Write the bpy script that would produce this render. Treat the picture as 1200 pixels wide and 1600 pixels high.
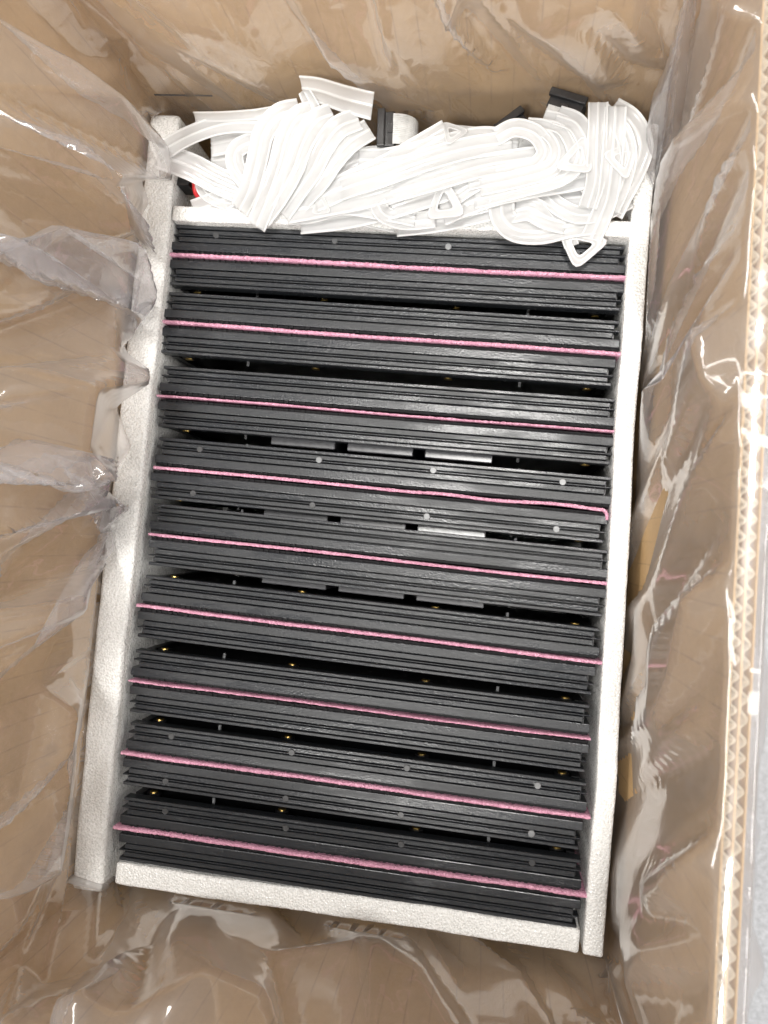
import bpy, bmesh, math, random
import numpy as np
from mathutils import Vector, Matrix

# ------------------------------------------------------------------ camera, world, lights, exposure
for o in list(bpy.data.objects):
    bpy.data.objects.remove(o)
scene = bpy.context.scene
COL = scene.collection
Z0 = 0.19                                   # height of the module tops above the ground
RIM = Z0 + 0.19                             # top of the box walls
CAM_POS = Vector((0.0839, 0.0176, Z0 + 0.5432))
CAM_ROT = Matrix(((0.9871, -0.0866, 0.1349), (0.0913, 0.9954, -0.0292), (-0.1318, 0.0411, 0.9904)))
FPX = 1250.0
cam_data = bpy.data.cameras.new('camera')
cam = bpy.data.objects.new('camera', cam_data)
COL.objects.link(cam)
cam.matrix_world = Matrix.Translation(CAM_POS) @ CAM_ROT.to_4x4()
cam_data.sensor_fit = 'VERTICAL'
cam_data.sensor_height = 36.0
cam_data.sensor_width = 27.0
cam_data.lens = FPX / 1600 * 36.0
cam_data.clip_start = 0.01
cam_data.clip_end = 100
cam_data.dof.use_dof = True
cam_data.dof.focus_distance = 0.54
cam_data.dof.aperture_fstop = 9.0
scene.camera = cam

world = bpy.data.worlds.new('World')
scene.world = world
world.use_nodes = True
bg = world.node_tree.nodes['Background']
bg.inputs[0].default_value = (0.93, 0.95, 1.0, 1)
bg.inputs[1].default_value = 0.17

def area(name, loc, target, sx, sy, power, col=(1, 0.97, 0.93)):
    d = bpy.data.lights.new(name, 'AREA')
    d.shape = 'RECTANGLE'
    d.size, d.size_y = sx, sy
    d.energy = power
    d.color = col
    o = bpy.data.objects.new(name, d)
    COL.objects.link(o)
    o.location = loc
    o.rotation_euler = (Vector(target) - Vector(loc)).to_track_quat('-Z', 'Y').to_euler()
    return o

area('ceiling_or_added_lamp', (0.10, 0.40, 2.7), (0.05, 0.1, 0.2), 0.40, 0.50, 62)
for lx, ly, le in ((-2.1, -0.4, 9), (-1.1, 0.5, 8), (1.0, 0.5, 7), (2.0, -0.4, 8)):  # side tubes, some of them added for more glints on the film
    area('ceiling_or_added_lamp', (lx, ly, 2.7), (lx * 0.5, ly, 0.0), 0.12, 2.4, le)
# added low, distant lamps out of view, giving highlights on the film folds
for lx, ly, le in ((4.2, 1.6, 44), (4.2, -0.8, 48), (4.2, -3.2, 42), (-4.2, 1.4, 46), (-4.2, -1.2, 46), (-1.2, -4.6, 58), (1.4, -4.6, 58)):
    area('ceiling_or_added_lamp', (lx, ly, 3.1), (0, 0, 0.3), 2.0, 0.28, le)
sd = bpy.data.lights.new('added_spot', 'SPOT')  # added spot: brightens back wall and gaskets, leaves the front dimmer
sd.energy = 265
sd.spot_size = math.radians(30)
sd.spot_blend = 1.0
sd.shadow_soft_size = 0.20
sd.color = (1, 0.97, 0.93)
so_ = bpy.data.objects.new('added_spot', sd)
COL.objects.link(so_)
so_.location = (-0.25, -1.1, 2.5)
so_.rotation_euler = (Vector((-0.02, 0.34, 0.24)) - so_.location).to_track_quat('-Z', 'Y').to_euler()

scene.view_settings.view_transform = 'Standard'
scene.view_settings.look = 'None'
scene.view_settings.exposure = -0.1
scene.view_settings.gamma = 1.0
scene.view_settings.use_curve_mapping = False
scene.render.engine = 'CYCLES'
scene.cycles.transparent_max_bounces = 10
scene.cycles.max_bounces = 5
scene.cycles.diffuse_bounces = 3
scene.cycles.glossy_bounces = 2
scene.cycles.transmission_bounces = 2
scene.cycles.use_adaptive_sampling = True
scene.cycles.adaptive_threshold = 0.03

def at(px, py, h):
    """point of the place seen at a spot of the photograph, h metres above the module tops"""
    d = CAM_ROT @ Vector(((px - 600) / FPX, -(py - 800) / FPX, -1.0))
    t = (Z0 + h - CAM_POS.z) / d.z
    return CAM_POS + d * t

# ------------------------------------------------------------------ helpers
def link(name, mesh, material=None, parent=None):
    o = bpy.data.objects.new(name, mesh)
    COL.objects.link(o)
    if material and not mesh.materials:
        mesh.materials.append(material)
    if parent:
        o.parent = parent
    return o

def empty(name, loc=(0, 0, 0), rz=0.0):
    o = bpy.data.objects.new(name, None)
    o.empty_display_size = 0.02
    COL.objects.link(o)
    o.location = loc
    o.rotation_euler = (0, 0, rz)
    return o

def tag(o, label, cat, group=None):
    o['label'] = label
    o['category'] = cat
    if group:
        o['group'] = group
    return o

def add_box(bm, x0, x1, y0, y1, z0, z1):
    r = bmesh.ops.create_cube(bm, size=1.0)
    for v in r['verts']:
        v.co = Vector(((x0 + x1) / 2 + v.co.x * (x1 - x0), (y0 + y1) / 2 + v.co.y * (y1 - y0), (z0 + z1) / 2 + v.co.z * (z1 - z0)))
    return r['verts']

def bevel_all(bm, w, seg=2):
    bmesh.ops.bevel(bm, geom=list(bm.edges), offset=w, segments=seg, profile=0.6, affect='EDGES')

def finish(bm, name, smooth=False):
    me = bpy.data.meshes.new(name)
    bm.to_mesh(me)
    bm.free()
    if smooth:
        for p in me.polygons:
            p.use_smooth = True
    return me

def box_mesh(name, x0, x1, y0, y1, z0, z1, bev=0.0, seg=2):
    bm = bmesh.new()
    add_box(bm, x0, x1, y0, y1, z0, z1)
    if bev:
        bevel_all(bm, bev, seg)
    return finish(bm, name)

def add_cyl(bm, c, axis, r, h, n=14):
    q = Vector((0, 0, 1)).rotation_difference(Vector(axis)).to_matrix().to_4x4()
    bmesh.ops.create_cone(bm, cap_ends=True, segments=n, radius1=r, radius2=r, depth=h,
                          matrix=Matrix.Translation(c) @ q)

def grid_mesh(name, P, closed_u=False):
    """P: rows x cols x 3 array"""
    nr, nc = P.shape[:2]
    idx = np.arange(nr * nc).reshape(nr, nc)
    if closed_u:
        nx = np.roll(idx, -1, axis=1)
        a, b, c, d = idx[:-1], nx[:-1], nx[1:], idx[1:]
    else:
        a, b, c, d = idx[:-1, :-1], idx[:-1, 1:], idx[1:, 1:], idx[1:, :-1]
    F = np.stack([a.ravel(), b.ravel(), c.ravel(), d.ravel()], 1)
    me = bpy.data.meshes.new(name)
    me.from_pydata(P.reshape(-1, 3).tolist(), [], F.tolist())
    for p in me.polygons:
        p.use_smooth = True
    return me

# ------------------------------------------------------------------ materials
def new_mat(name):
    m = bpy.data.materials.new(name)
    m.use_nodes = True
    nt = m.node_tree
    b = nt.nodes['Principled BSDF']
    return m, nt, b

def N(nt, t, **kw):
    n = nt.nodes.new(t)
    for k, v in kw.items():
        if k in n.inputs:
            n.inputs[k].default_value = v
        else:
            setattr(n, k, v)
    return n

def ramp(nt, src, stops):
    r = nt.nodes.new('ShaderNodeValToRGB')
    els = r.color_ramp.elements
    while len(els) < len(stops):
        els.new(0.5)
    for e, (p, c) in zip(els, stops):
        e.position = p
        e.color = (*c, 1) if len(c) == 3 else c
    nt.links.new(src, r.inputs[0])
    return r.outputs[0]

def coords(nt, scale=(1, 1, 1), loc=(0, 0, 0), rot=(0, 0, 0)):
    tc = nt.nodes.new('ShaderNodeTexCoord')
    mp = nt.nodes.new('ShaderNodeMapping')
    mp.inputs['Scale'].default_value = scale
    mp.inputs['Location'].default_value = loc
    mp.inputs['Rotation'].default_value = rot
    nt.links.new(tc.outputs['Object'], mp.inputs[0])
    return mp.outputs[0]

def bump(nt, b, h, strength, dist):
    n = N(nt, 'ShaderNodeBump', Strength=strength, Distance=dist)
    nt.links.new(h, n.inputs['Height'])
    nt.links.new(n.outputs[0], b.inputs['Normal'])
    return n

def mat_plastic():
    m, nt, b = new_mat('black_plastic')
    oi = nt.nodes.new('ShaderNodeObjectInfo')
    v = coords(nt)
    sm = N(nt, 'ShaderNodeTexNoise', Scale=28.0, Detail=5.0, Roughness=0.6)
    sm.noise_dimensions = '4D'
    v2 = coords(nt, (0.55, 3.0, 1.0))
    nt.links.new(v2, sm.inputs['Vector'])
    mul = N(nt, 'ShaderNodeMath', operation='MULTIPLY')
    mul.inputs[1].default_value = 40.0
    nt.links.new(oi.outputs['Random'], mul.inputs[0])
    nt.links.new(mul.outputs[0], sm.inputs['W'])
    g = N(nt, 'ShaderNodeTexNoise', Scale=750.0, Detail=4.0)
    nt.links.new(v, g.inputs['Vector'])
    c = ramp(nt, sm.outputs[0], [(0.3, (0.012, 0.0135, 0.0155)), (0.72, (0.024, 0.0265, 0.031))])
    nt.links.new(c, b.inputs['Base Color'])
    r = ramp(nt, sm.outputs[0], [(0.44, (0.42,) * 3), (0.58, (0.22,) * 3)])
    nt.links.new(r, b.inputs['Roughness'])
    b.inputs['Specular IOR Level'].default_value = 0.42
    bump(nt, b, g.outputs[0], 0.5, 0.0004)
    return m

def mat_simple(name, col, rough=0.5, metal=0.0, spec=0.5):
    m, nt, b = new_mat(name)
    v = coords(nt)
    g = N(nt, 'ShaderNodeTexNoise', Scale=220.0, Detail=4.0)
    nt.links.new(v, g.inputs['Vector'])
    lo = tuple(c * 0.8 for c in col)
    hi = tuple(min(1, c * 1.15) for c in col)
    nt.links.new(ramp(nt, g.outputs[0], [(0.3, lo), (0.7, hi)]), b.inputs['Base Color'])
    b.inputs['Roughness'].default_value = rough
    b.inputs['Metallic'].default_value = metal
    b.inputs['Specular IOR Level'].default_value = spec
    bump(nt, b, g.outputs[0], 0.15, 0.0003)
    return m

def mat_epe():
    m, nt, b = new_mat('white_foam')
    v = coords(nt)
    vo = N(nt, 'ShaderNodeTexVoronoi', Scale=640.0, feature='F1')
    vo2 = N(nt, 'ShaderNodeTexVoronoi', Scale=1100.0)
    no = N(nt, 'ShaderNodeTexNoise', Scale=60.0, Detail=4.0)
    for n in (vo, vo2, no):
        nt.links.new(v, n.inputs['Vector'])
    col = ramp(nt, vo2.outputs['Color'], [(0.0, (0.57, 0.57, 0.555)), (1.0, (0.78, 0.78, 0.765))])
    nt.links.new(col, b.inputs['Base Color'])
    rr = ramp(nt, vo2.outputs['Color'], [(0.2, (0.18,) * 3), (0.8, (0.65,) * 3)])
    nt.links.new(rr, b.inputs['Roughness'])
    ad = N(nt, 'ShaderNodeMath', operation='ADD')
    nt.links.new(vo.outputs['Distance'], ad.inputs[0])
    nt.links.new(no.outputs[0], ad.inputs[1])
    bump(nt, b, ad.outputs[0], 0.75, 0.0008)
    return m

def mat_pink():
    m, nt, b = new_mat('pink_foam')
    v = coords(nt)
    vo = N(nt, 'ShaderNodeTexVoronoi', Scale=900.0)
    nt.links.new(v, vo.inputs['Vector'])
    col = ramp(nt, vo.outputs['Color'], [(0.1, (0.47, 0.20, 0.30)), (0.9, (0.68, 0.36, 0.47))])
    nt.links.new(col, b.inputs['Base Color'])
    b.inputs['Roughness'].default_value = 0.55
    bump(nt, b, vo.outputs['Distance'], 0.9, 0.0009)
    return m

def mat_card(axis):
    """kraft liner; flutes run vertically, 'axis' is the horizontal direction along the wall"""
    m, nt, b = new_mat('kraft_cardboard')
    v = coords(nt)
    no = N(nt, 'ShaderNodeTexNoise', Scale=16.0, Detail=6.0, Roughness=0.65)
    fi = N(nt, 'ShaderNodeTexNoise', Scale=260.0, Detail=5.0, Roughness=0.7)
    nt.links.new(v, no.inputs['Vector'])
    nt.links.new(v, fi.inputs['Vector'])
    c1 = ramp(nt, no.outputs[0], [(0.25, (0.50, 0.335, 0.165)), (0.75, (0.61, 0.42, 0.22))])
    c2 = ramp(nt, fi.outputs[0], [(0.3, (0.94, 0.935, 0.93)), (0.7, (1.04, 1.04, 1.04))])
    mx = N(nt, 'ShaderNodeMix', data_type='RGBA', blend_type='MULTIPLY')
    mx.inputs[0].default_value = 1.0
    nt.links.new(c1, mx.inputs[6])
    nt.links.new(c2, mx.inputs[7])
    # thin broken score lines of the flutes
    wv = N(nt, 'ShaderNodeTexWave', wave_type='BANDS', bands_direction=axis, wave_profile='SIN')
    wv.inputs['Scale'].default_value = 0.314 / 0.0145 
    wv.inputs['Distortion'].default_value = 0.25
    wv.inputs['Detail'].default_value = 1.0
    nt.links.new(v, wv.inputs['Vector'])
    ln = ramp(nt, wv.outputs[0], [(0.0, (1, 1, 1)), (0.022, (0, 0, 0))])
    br = N(nt, 'ShaderNodeTexNoise', Scale=55.0, Detail=2.0)
    nt.links.new(v, br.inputs['Vector'])
    bk = ramp(nt, br.outputs[0], [(0.36, (0.08, 0.08, 0.08)), (0.66, (0.6, 0.6, 0.6))])
    mm = N(nt, 'ShaderNodeMath', operation='MULTIPLY')
    nt.links.new(ln, mm.inputs[0])
    nt.links.new(bk, mm.inputs[1])
    mx2 = N(nt, 'ShaderNodeMix', data_type='RGBA')
    nt.links.new(mm.outputs[0], mx2.inputs[0])
    nt.links.new(mx.outputs[2], mx2.inputs[6])
    mx2.inputs[7].default_value = (0.33, 0.22, 0.125, 1)
    nt.links.new(mx2.outputs[2], b.inputs['Base Color'])
    b.inputs['Roughness'].default_value = 0.62
    b.inputs['Specular IOR Level'].default_value = 0.3
    bump(nt, b, wv.outputs[0], 0.25, 0.0006)
    return m

def mat_film():
    m, nt, b = new_mat('clear_film')
    nt.nodes.remove(b)
    out = nt.nodes['Material Output']
    tr = N(nt, 'ShaderNodeBsdfTransparent')
    tr.inputs[0].default_value = (0.985, 0.98, 0.985, 1)
    gl = N(nt, 'ShaderNodeBsdfGlossy', Roughness=0.06)
    gl.inputs[0].default_value = (1, 1, 1, 1)
    di = N(nt, 'ShaderNodeBsdfDiffuse')
    di.inputs[0].default_value = (0.88, 0.88, 0.92, 1)
    tl = N(nt, 'ShaderNodeBsdfTranslucent')
    tl.inputs[0].default_value = (0.88, 0.88, 0.92, 1)
    mk = N(nt, 'ShaderNodeMixShader')
    mk.inputs[0].default_value = 0.5
    nt.links.new(di.outputs[0], mk.inputs[1])
    nt.links.new(tl.outputs[0], mk.inputs[2])
    m1 = N(nt, 'ShaderNodeMixShader')
    lwf = N(nt, 'ShaderNodeLayerWeight', Blend=0.5)
    p3 = N(nt, 'ShaderNodeMath', operation='POWER')
    p3.inputs[1].default_value = 3.0
    nt.links.new(lwf.outputs['Facing'], p3.inputs[0])
    hz = N(nt, 'ShaderNodeMath', operation='MULTIPLY_ADD', use_clamp=True)
    hz.inputs[1].default_value = 0.38
    hz.inputs[2].default_value = 0.125
    nt.links.new(p3.outputs[0], hz.inputs[0])
    nt.links.new(hz.outputs[0], m1.inputs[0])
    nt.links.new(tr.outputs[0], m1.inputs[1])
    nt.links.new(mk.outputs[0], m1.inputs[2])
    lw = N(nt, 'ShaderNodeLayerWeight', Blend=0.5)
    pw5 = N(nt, 'ShaderNodeMath', operation='POWER')
    pw5.inputs[1].default_value = 4.5
    nt.links.new(lw.outputs['Facing'], pw5.inputs[0])
    k = N(nt, 'ShaderNodeMath', operation='MULTIPLY_ADD', use_clamp=True)
    k.inputs[1].default_value = 0.75
    k.inputs[2].default_value = 0.15
    nt.links.new(pw5.outputs[0], k.inputs[0])
    gr = N(nt, 'ShaderNodeBsdfGlossy', Roughness=0.32)
    gm = N(nt, 'ShaderNodeMixShader')
    gm.inputs[0].default_value = 0.42
    nt.links.new(gl.outputs[0], gm.inputs[1])
    nt.links.new(gr.outputs[0], gm.inputs[2])
    m2 = N(nt, 'ShaderNodeMixShader')
    nt.links.new(k.outputs[0], m2.inputs[0])
    nt.links.new(m1.outputs[0], m2.inputs[1])
    nt.links.new(gm.outputs[0], m2.inputs[2])
    nt.links.new(m2.outputs[0], out.inputs['Surface'])
    return m

def mat_silicone(name, clear, thin):
    m, nt, b = new_mat(name)
    out = nt.nodes['Material Output']
    v = coords(nt)
    no = N(nt, 'ShaderNodeTexNoise', Scale=70.0, Detail=3.0)
    nt.links.new(v, no.inputs['Vector'])
    nt.links.new(ramp(nt, no.outputs[0], [(0.3, (0.90, 0.905, 0.90)), (0.7, (0.95, 0.955, 0.955))]), b.inputs['Base Color'])
    b.inputs['Roughness'].default_value = 0.2
    b.inputs['Coat Weight'].default_value = 0.3
    tr = N(nt, 'ShaderNodeBsdfTransparent')
    tl = N(nt, 'ShaderNodeBsdfTranslucent')
    tl.inputs[0].default_value = (0.95, 0.955, 0.96, 1)
    mk = N(nt, 'ShaderNodeMixShader')
    mk.inputs[0].default_value = 1.0 - clear
    nt.links.new(tr.outputs[0], mk.inputs[1])
    nt.links.new(tl.outputs[0], mk.inputs[2])
    mx = N(nt, 'ShaderNodeMixShader')
    mx.inputs[0].default_value = thin
    nt.links.new(b.outputs[0], mx.inputs[1])
    nt.links.new(mk.outputs[0], mx.inputs[2])
    nt.links.new(mx.outputs[0], out.inputs['Surface'])
    return m

M_PLASTIC = mat_plastic()
M_MASK = mat_simple('mask_plastic', (0.010, 0.010, 0.011), 0.75, spec=0.2)
M_BOARD = mat_simple('dark_board', (0.006, 0.006, 0.007), 0.35)
M_BLOCK = mat_simple('grey_block', (0.10, 0.102, 0.11), 0.28)
M_SILVER = mat_simple('silver_cover', (0.48, 0.49, 0.50), 0.25)
M_BRASS = mat_simple('brass', (0.72, 0.50, 0.16), 0.28, 1.0)
M_PLUG = mat_simple('grey_plug', (0.16, 0.165, 0.17), 0.35)
M_PLUGD = mat_simple('dark_plug', (0.035, 0.036, 0.038), 0.4)
M_EPE = mat_epe()
M_PINK = mat_pink()
M_CARDX = mat_card('X')
M_CARDY = mat_card('Y')
M_FLUTE = mat_simple('flute_paper', (0.50, 0.42, 0.30), 0.7)
M_FILM = mat_film()
M_SIL = mat_silicone('white_silicone', 0.25, 0.60)
M_SILWEB = mat_silicone('thin_silicone', 0.36, 0.76)
M_CONN = mat_simple('connector_plastic', (0.014, 0.014, 0.015), 0.35)
M_RIBBON = mat_simple('ribbon_grey', (0.42, 0.42, 0.41), 0.4)
M_RED = mat_simple('red_wire', (0.55, 0.02, 0.025), 0.35)
M_BLACKW = mat_simple('black_wire', (0.012, 0.012, 0.013), 0.35)
M_GROUND = mat_simple('grey_concrete', (0.40, 0.41, 0.43), 0.5)

# ------------------------------------------------------------------ ground
g = link('ground', box_mesh('ground', -6, 6, -6, 6, -0.1, 0.0), M_GROUND)
g['kind'] = 'structure'

# ------------------------------------------------------------------ cardboard box: inner size
X0, X1, Y0, Y1 = -0.190, 0.187, -0.262, 0.322
TH = 0.0092                                  # double wall thickness
rng = random.Random(4)
box = tag(empty('cardboard_box', ((X0 + X1) / 2, (Y0 + Y1) / 2, 0.0)),
          'open brown double wall cardboard box with corrugated cut rim, lined with clear film', 'box')

def to_box(o):
    o.parent = box
    o.matrix_parent_inverse = Matrix.Translation(-Vector(box.location))

def rim_shift(y):
    return -0.0015 - 0.028 * (y - 0.04)

def lean_right(me):
    for v in me.vertices:
        v.co.x += rim_shift(v.co.y) * v.co.z / RIM

def wall(axis, a0, a1, c_in, sgn, ztop, mat):
    """axis 'Y': wall runs along y, inner face at x=c_in, outward direction sgn"""
    off = [(0.0, 0.0006), (0.00425, 0.00495), (TH - 0.0006, TH)]
    names = ['inner_liner', 'middle_liner', 'outer_liner']
    for (u0, u1), nm in zip(off, names):
        lo, hi = sorted((c_in + sgn * u0, c_in + sgn * u1))
        if axis == 'Y':
            me = box_mesh(nm, lo, hi, a0, a1, 0.0005, ztop)
        else:
            me = box_mesh(nm, a0, a1, lo, hi, 0.0005, ztop)
        if axis == 'Y' and sgn > 0:
            lean_right(me)
        to_box(link(nm, me, mat))
    for (u0, u1), pitch, ph in (((0.0010, 0.0039), 0.0071, 0.0), ((0.0053, TH - 0.0010), 0.0076, 1.3)):
        n = int((a1 - a0) / pitch * 10)
        P = np.zeros((2, n, 3))
        t = np.linspace(a0 + 0.001, a1 - 0.001, n)
        jit = np.interp(t, np.linspace(a0, a1, 40), [rng.uniform(-1.5, 1.5) for _ in range(40)])
        s = np.sin(2 * math.pi * t / pitch + ph + jit)
        s = np.sign(s) * np.abs(s) ** 0.8
        w = c_in + sgn * ((u0 + u1) / 2 + s * (u1 - u0) / 2)
        for k, z in enumerate((0.001, ztop - 0.0012)):
            if axis == 'Y':
                P[k, :, 0], P[k, :, 1] = w, t
            else:
                P[k, :, 0], P[k, :, 1] = t, w
            P[k, :, 2] = z
        me = grid_mesh('fluting', P)
        if axis == 'Y' and sgn > 0:
            lean_right(me)
        fl = link('fluting', me, M_FLUTE)
        so = fl.modifiers.new('thickness', 'SOLIDIFY')
        so.thickness = 0.0006
        so.offset = 0
        to_box(fl)

wall('Y', Y0 - TH, Y1 + TH, X1, 1, RIM, M_CARDY)
wall('Y', Y0 - TH, Y1 + TH, X0, -1, RIM, M_CARDY)
wall('X', X0, X1, Y1, 1, RIM, M_CARDX)
wall('X', X0, X1, Y0, -1, RIM, M_CARDX)
to_box(link('box_floor', box_mesh('box_floor', X0, X1, Y0, Y1, 0.0005, 0.010), M_CARDX))
to_box(link('hand_hole_slit', box_mesh('slit', -0.186, -0.142, Y1 - 0.0005, Y1 - 0.0001, Z0 + 0.0, Z0 + 0.0016), M_BLACKW))

# ------------------------------------------------------------------ white foam panels
def foam_panel(name, x0, x1, y0, y1, z0, z1, label, bend=None, seed=0, rnd=0.0022):
    """rounded slab, gently uneven; subdivided along its length"""
    cx, cy = (x0 + x1) / 2, (y0 + y1) / 2
    lx, ly, lz = x1 - x0, y1 - y0, z1 - z0
    bm = bmesh.new()
    add_box(bm, -lx / 2, lx / 2, -ly / 2, ly / 2, 0, lz)
    ex = [e for e in bm.edges]
    bmesh.ops.bevel(bm, geom=ex, offset=min(rnd, min(lx, ly) * 0.35), segments=4, profile=0.5, affect='EDGES')
    # slices for uneven edges
    ax = 0 if lx > ly else 1
    L = max(lx, ly)
    for k in range(1, 90):
        co = [0, 0, 0]
        no = [0, 0, 0]
        co[ax] = -L / 2 + L * k / 90
        no[ax] = 1
        bmesh.ops.bisect_plane(bm, geom=bm.verts[:] + bm.edges[:] + bm.faces[:], plane_co=co, plane_no=no)
    r = random.Random(seed)
    from mathutils import noise
    for v in bm.verts:
        p = Vector((v.co.x + cx + seed, v.co.y + cy, v.co.z))
        n1 = noise.noise_vector(p * 25) * 0.0008 + noise.noise_vector(p * 200) * 0.00035
        v.co += n1
        if bend:
            v.co += Vector(bend(v.co.x + cx, v.co.y + cy, v.co.z))
    me = finish(bm, name, True)
    o = link(name, me, M_EPE)
    o.location = (cx, cy, z0)
    return tag(o, label, 'foam panel')

FT = Z0 + 0.005
foam_panel('foam_panel', -0.185, -0.1625, -0.251, 0.306, 0.012, FT, 'long white foam panel standing along the left ends of the black modules', seed=1, rnd=0.0035,
           bend=lambda x, y, z: (0.0015 * math.sin(y * 9) - 0.001, 0, 0.003 * math.sin(y * 6 + 1)))
RFY, RFX = [-0.25, -0.12, -0.05, 0.0, 0.05, 0.10, 0.18, 0.32], [0.1655, 0.165, 0.163, 0.1615, 0.160, 0.1582, 0.1574, 0.157]
foam_panel('foam_panel', 0.1645, 0.1775, -0.2405, 0.306, 0.012, FT - 0.001, 'long white foam panel standing along the right ends of the black modules', seed=2, rnd=0.002,
           bend=lambda x, y, z: (float(np.interp(y, RFY, RFX)) - 0.1645, 0, 0.0015 * math.sin(y * 8)))
foam_panel('foam_panel', -0.157, 0.1635, -0.2425, -0.2268, 0.012, Z0 + 0.001, 'white foam panel along the front of the stack, nearest the bottom of the picture', seed=3,
           bend=lambda x, y, z: (0, 0.0012 * math.sin(x * 14), 0))
foam_panel('foam_panel', -0.1615, 0.1600, 0.2285, 0.2395, 0.012, Z0 + 0.006, 'white foam divider between the module stack and the heap of silicone gaskets', seed=5, rnd=0.0018,
           bend=lambda x, y, z: (0, 0.0008 * math.sin(x * 16), 0))
foam_panel('foam_panel', -0.1615, 0.1630, -0.2255, 0.2275, 0.0105, 0.0285, 'flat white foam pad lying under the black modules', seed=6)

# ------------------------------------------------------------------ LED modules
HL = 0.1595
MH = 0.160
def rib_mesh(half, y0, y1, top):
    return box_mesh('rib', -half, half, y0, y1, 0.150, top, 0.00035, 1)

def mask_mesh():
    bm = bmesh.new()
    add_box(bm, -HL + 0.0006, HL - 0.0006, 0.0004, 0.0024, 0.001, MH - 0.0024)
    n = 80
    for k in range(n):
        x = -HL + 0.004 + (2 * HL - 0.008) * k / (n - 1)
        add_box(bm, x - 0.0011, x + 0.0011, 0.0005, 0.0021, MH - 0.0030, MH - 0.0012 + 0.0006 * ((k * 7) % 3 - 1))
    return finish(bm, 'mask')

def frame_mesh():
    bm = bmesh.new()
    add_box(bm, -HL, HL, 0.0022, 0.0080, 0.0, MH)
    bevel_all(bm, 0.0006, 2)
    return finish(bm, 'frame')

def core_mesh():
    bm = bmesh.new()
    add_box(bm, -0.1560, 0.1560, 0.0078, 0.0164, 0.003, MH - 0.0065)
    add_box(bm, -0.1550, 0.1550, 0.0162, 0.0184, 0.146, MH - 0.0065)      # back rim, top
    add_box(bm, -0.1550, 0.1550, 0.0162, 0.0200, 0.003, 0.010)            # bottom
    add_box(bm, -0.1555, -0.1500, 0.0162, 0.0200, 0.010, 0.146)
    add_box(bm, 0.1500, 0.1555, 0.0162, 0.0200, 0.010, 0.146)
    return finish(bm, 'core')

def insert_mesh():
    bm = bmesh.new()
    add_cyl(bm, (0, 0.0020, 0), (0, 1, 0), 0.0030, 0.004, 14)
    return finish(bm, 'insert', False)

def boss_mesh():
    bm = bmesh.new()
    add_cyl(bm, (0, 0.0017, 0), (0, 1, 0), 0.0050, 0.0034, 16)
    return finish(bm, 'boss')

def plug_mesh():
    bm = bmesh.new()
    add_cyl(bm, (0, 0, -0.001), (0, 0, 1), 0.0023, 0.0030, 12)
    bevel_all(bm, 0.0003, 1)
    return finish(bm, 'plug')

def pin_mesh():
    bm = bmesh.new()
    add_cyl(bm, (0, 0.0030, 0), (0, 1, 0), 0.0011, 0.0062, 8)
    return finish(bm, 'pin')

ME = dict(frame=frame_mesh(), mask=mask_mesh(), core=core_mesh(),
          ribA=rib_mesh(0.1548, 0.0087, 0.0122, MH - 0.0006), ribB=rib_mesh(0.1590, 0.0129, 0.0139, MH - 0.0004),
          ribC=rib_mesh(0.1552, 0.0146, 0.0176, MH - 0.0007), ribD=rib_mesh(0.1580, 0.0183, 0.0205, MH - 0.0003),
          insert=insert_mesh(), boss=boss_mesh(), plug=plug_mesh(), plugd=plug_mesh(), pin=pin_mesh(),
          block=box_mesh('block', -0.0235, 0.0235, 0, 0.0090, -0.09, 0, 0.0006, 1))
MATS = dict(frame=M_PLASTIC, mask=M_MASK, core=M_BOARD, ribA=M_PLASTIC, ribB=M_PLASTIC, ribC=M_PLASTIC, ribD=M_PLASTIC,
            insert=M_BRASS, boss=M_BOARD, plug=M_PLUG, plugd=M_PLUGD, pin=M_PLUG, block=M_BLOCK)
for k_, me_ in ME.items():
    me_.materials.append(MATS[k_])

ORD = ['first', 'second', 'third', 'fourth', 'fifth', 'sixth', 'seventh', 'eighth', 'ninth']
# ends of the pink sheet between the halves of each pair (metres on the plane of the module tops)
ROWS = [((-0.1640, 0.2053), (0.1564, 0.2029)), ((-0.1628, 0.1559), (0.1580, 0.1521)), ((-0.1606, 0.1027), (0.1589, 0.0999)),
        ((-0.1571, 0.0512), (0.1586, 0.0478)), ((-0.1559, 0.0036), (0.1605, -0.0007)), ((-0.1592, -0.0479), (0.1618, -0.0524)),
        ((-0.1602, -0.1011), (0.1586, -0.1031)), ((-0.1601, -0.1522), (0.1627, -0.1534)), ((-0.1602, -0.2048), (0.1644, -0.2036))]
PLUGS = {(0, 1): (0, 0, 1, 0), (3, 1): (0, 1, 1, 1), (3, -1): (0, 0, 1, 1), (7, 1): (0, 0, 0, 1), (7, -1): (0, 0, 0, 1), (8, 1): (0, 0, 0, 0)}
BLOCKS = {(2, -1), (3, -1), (4, -1)}

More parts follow.
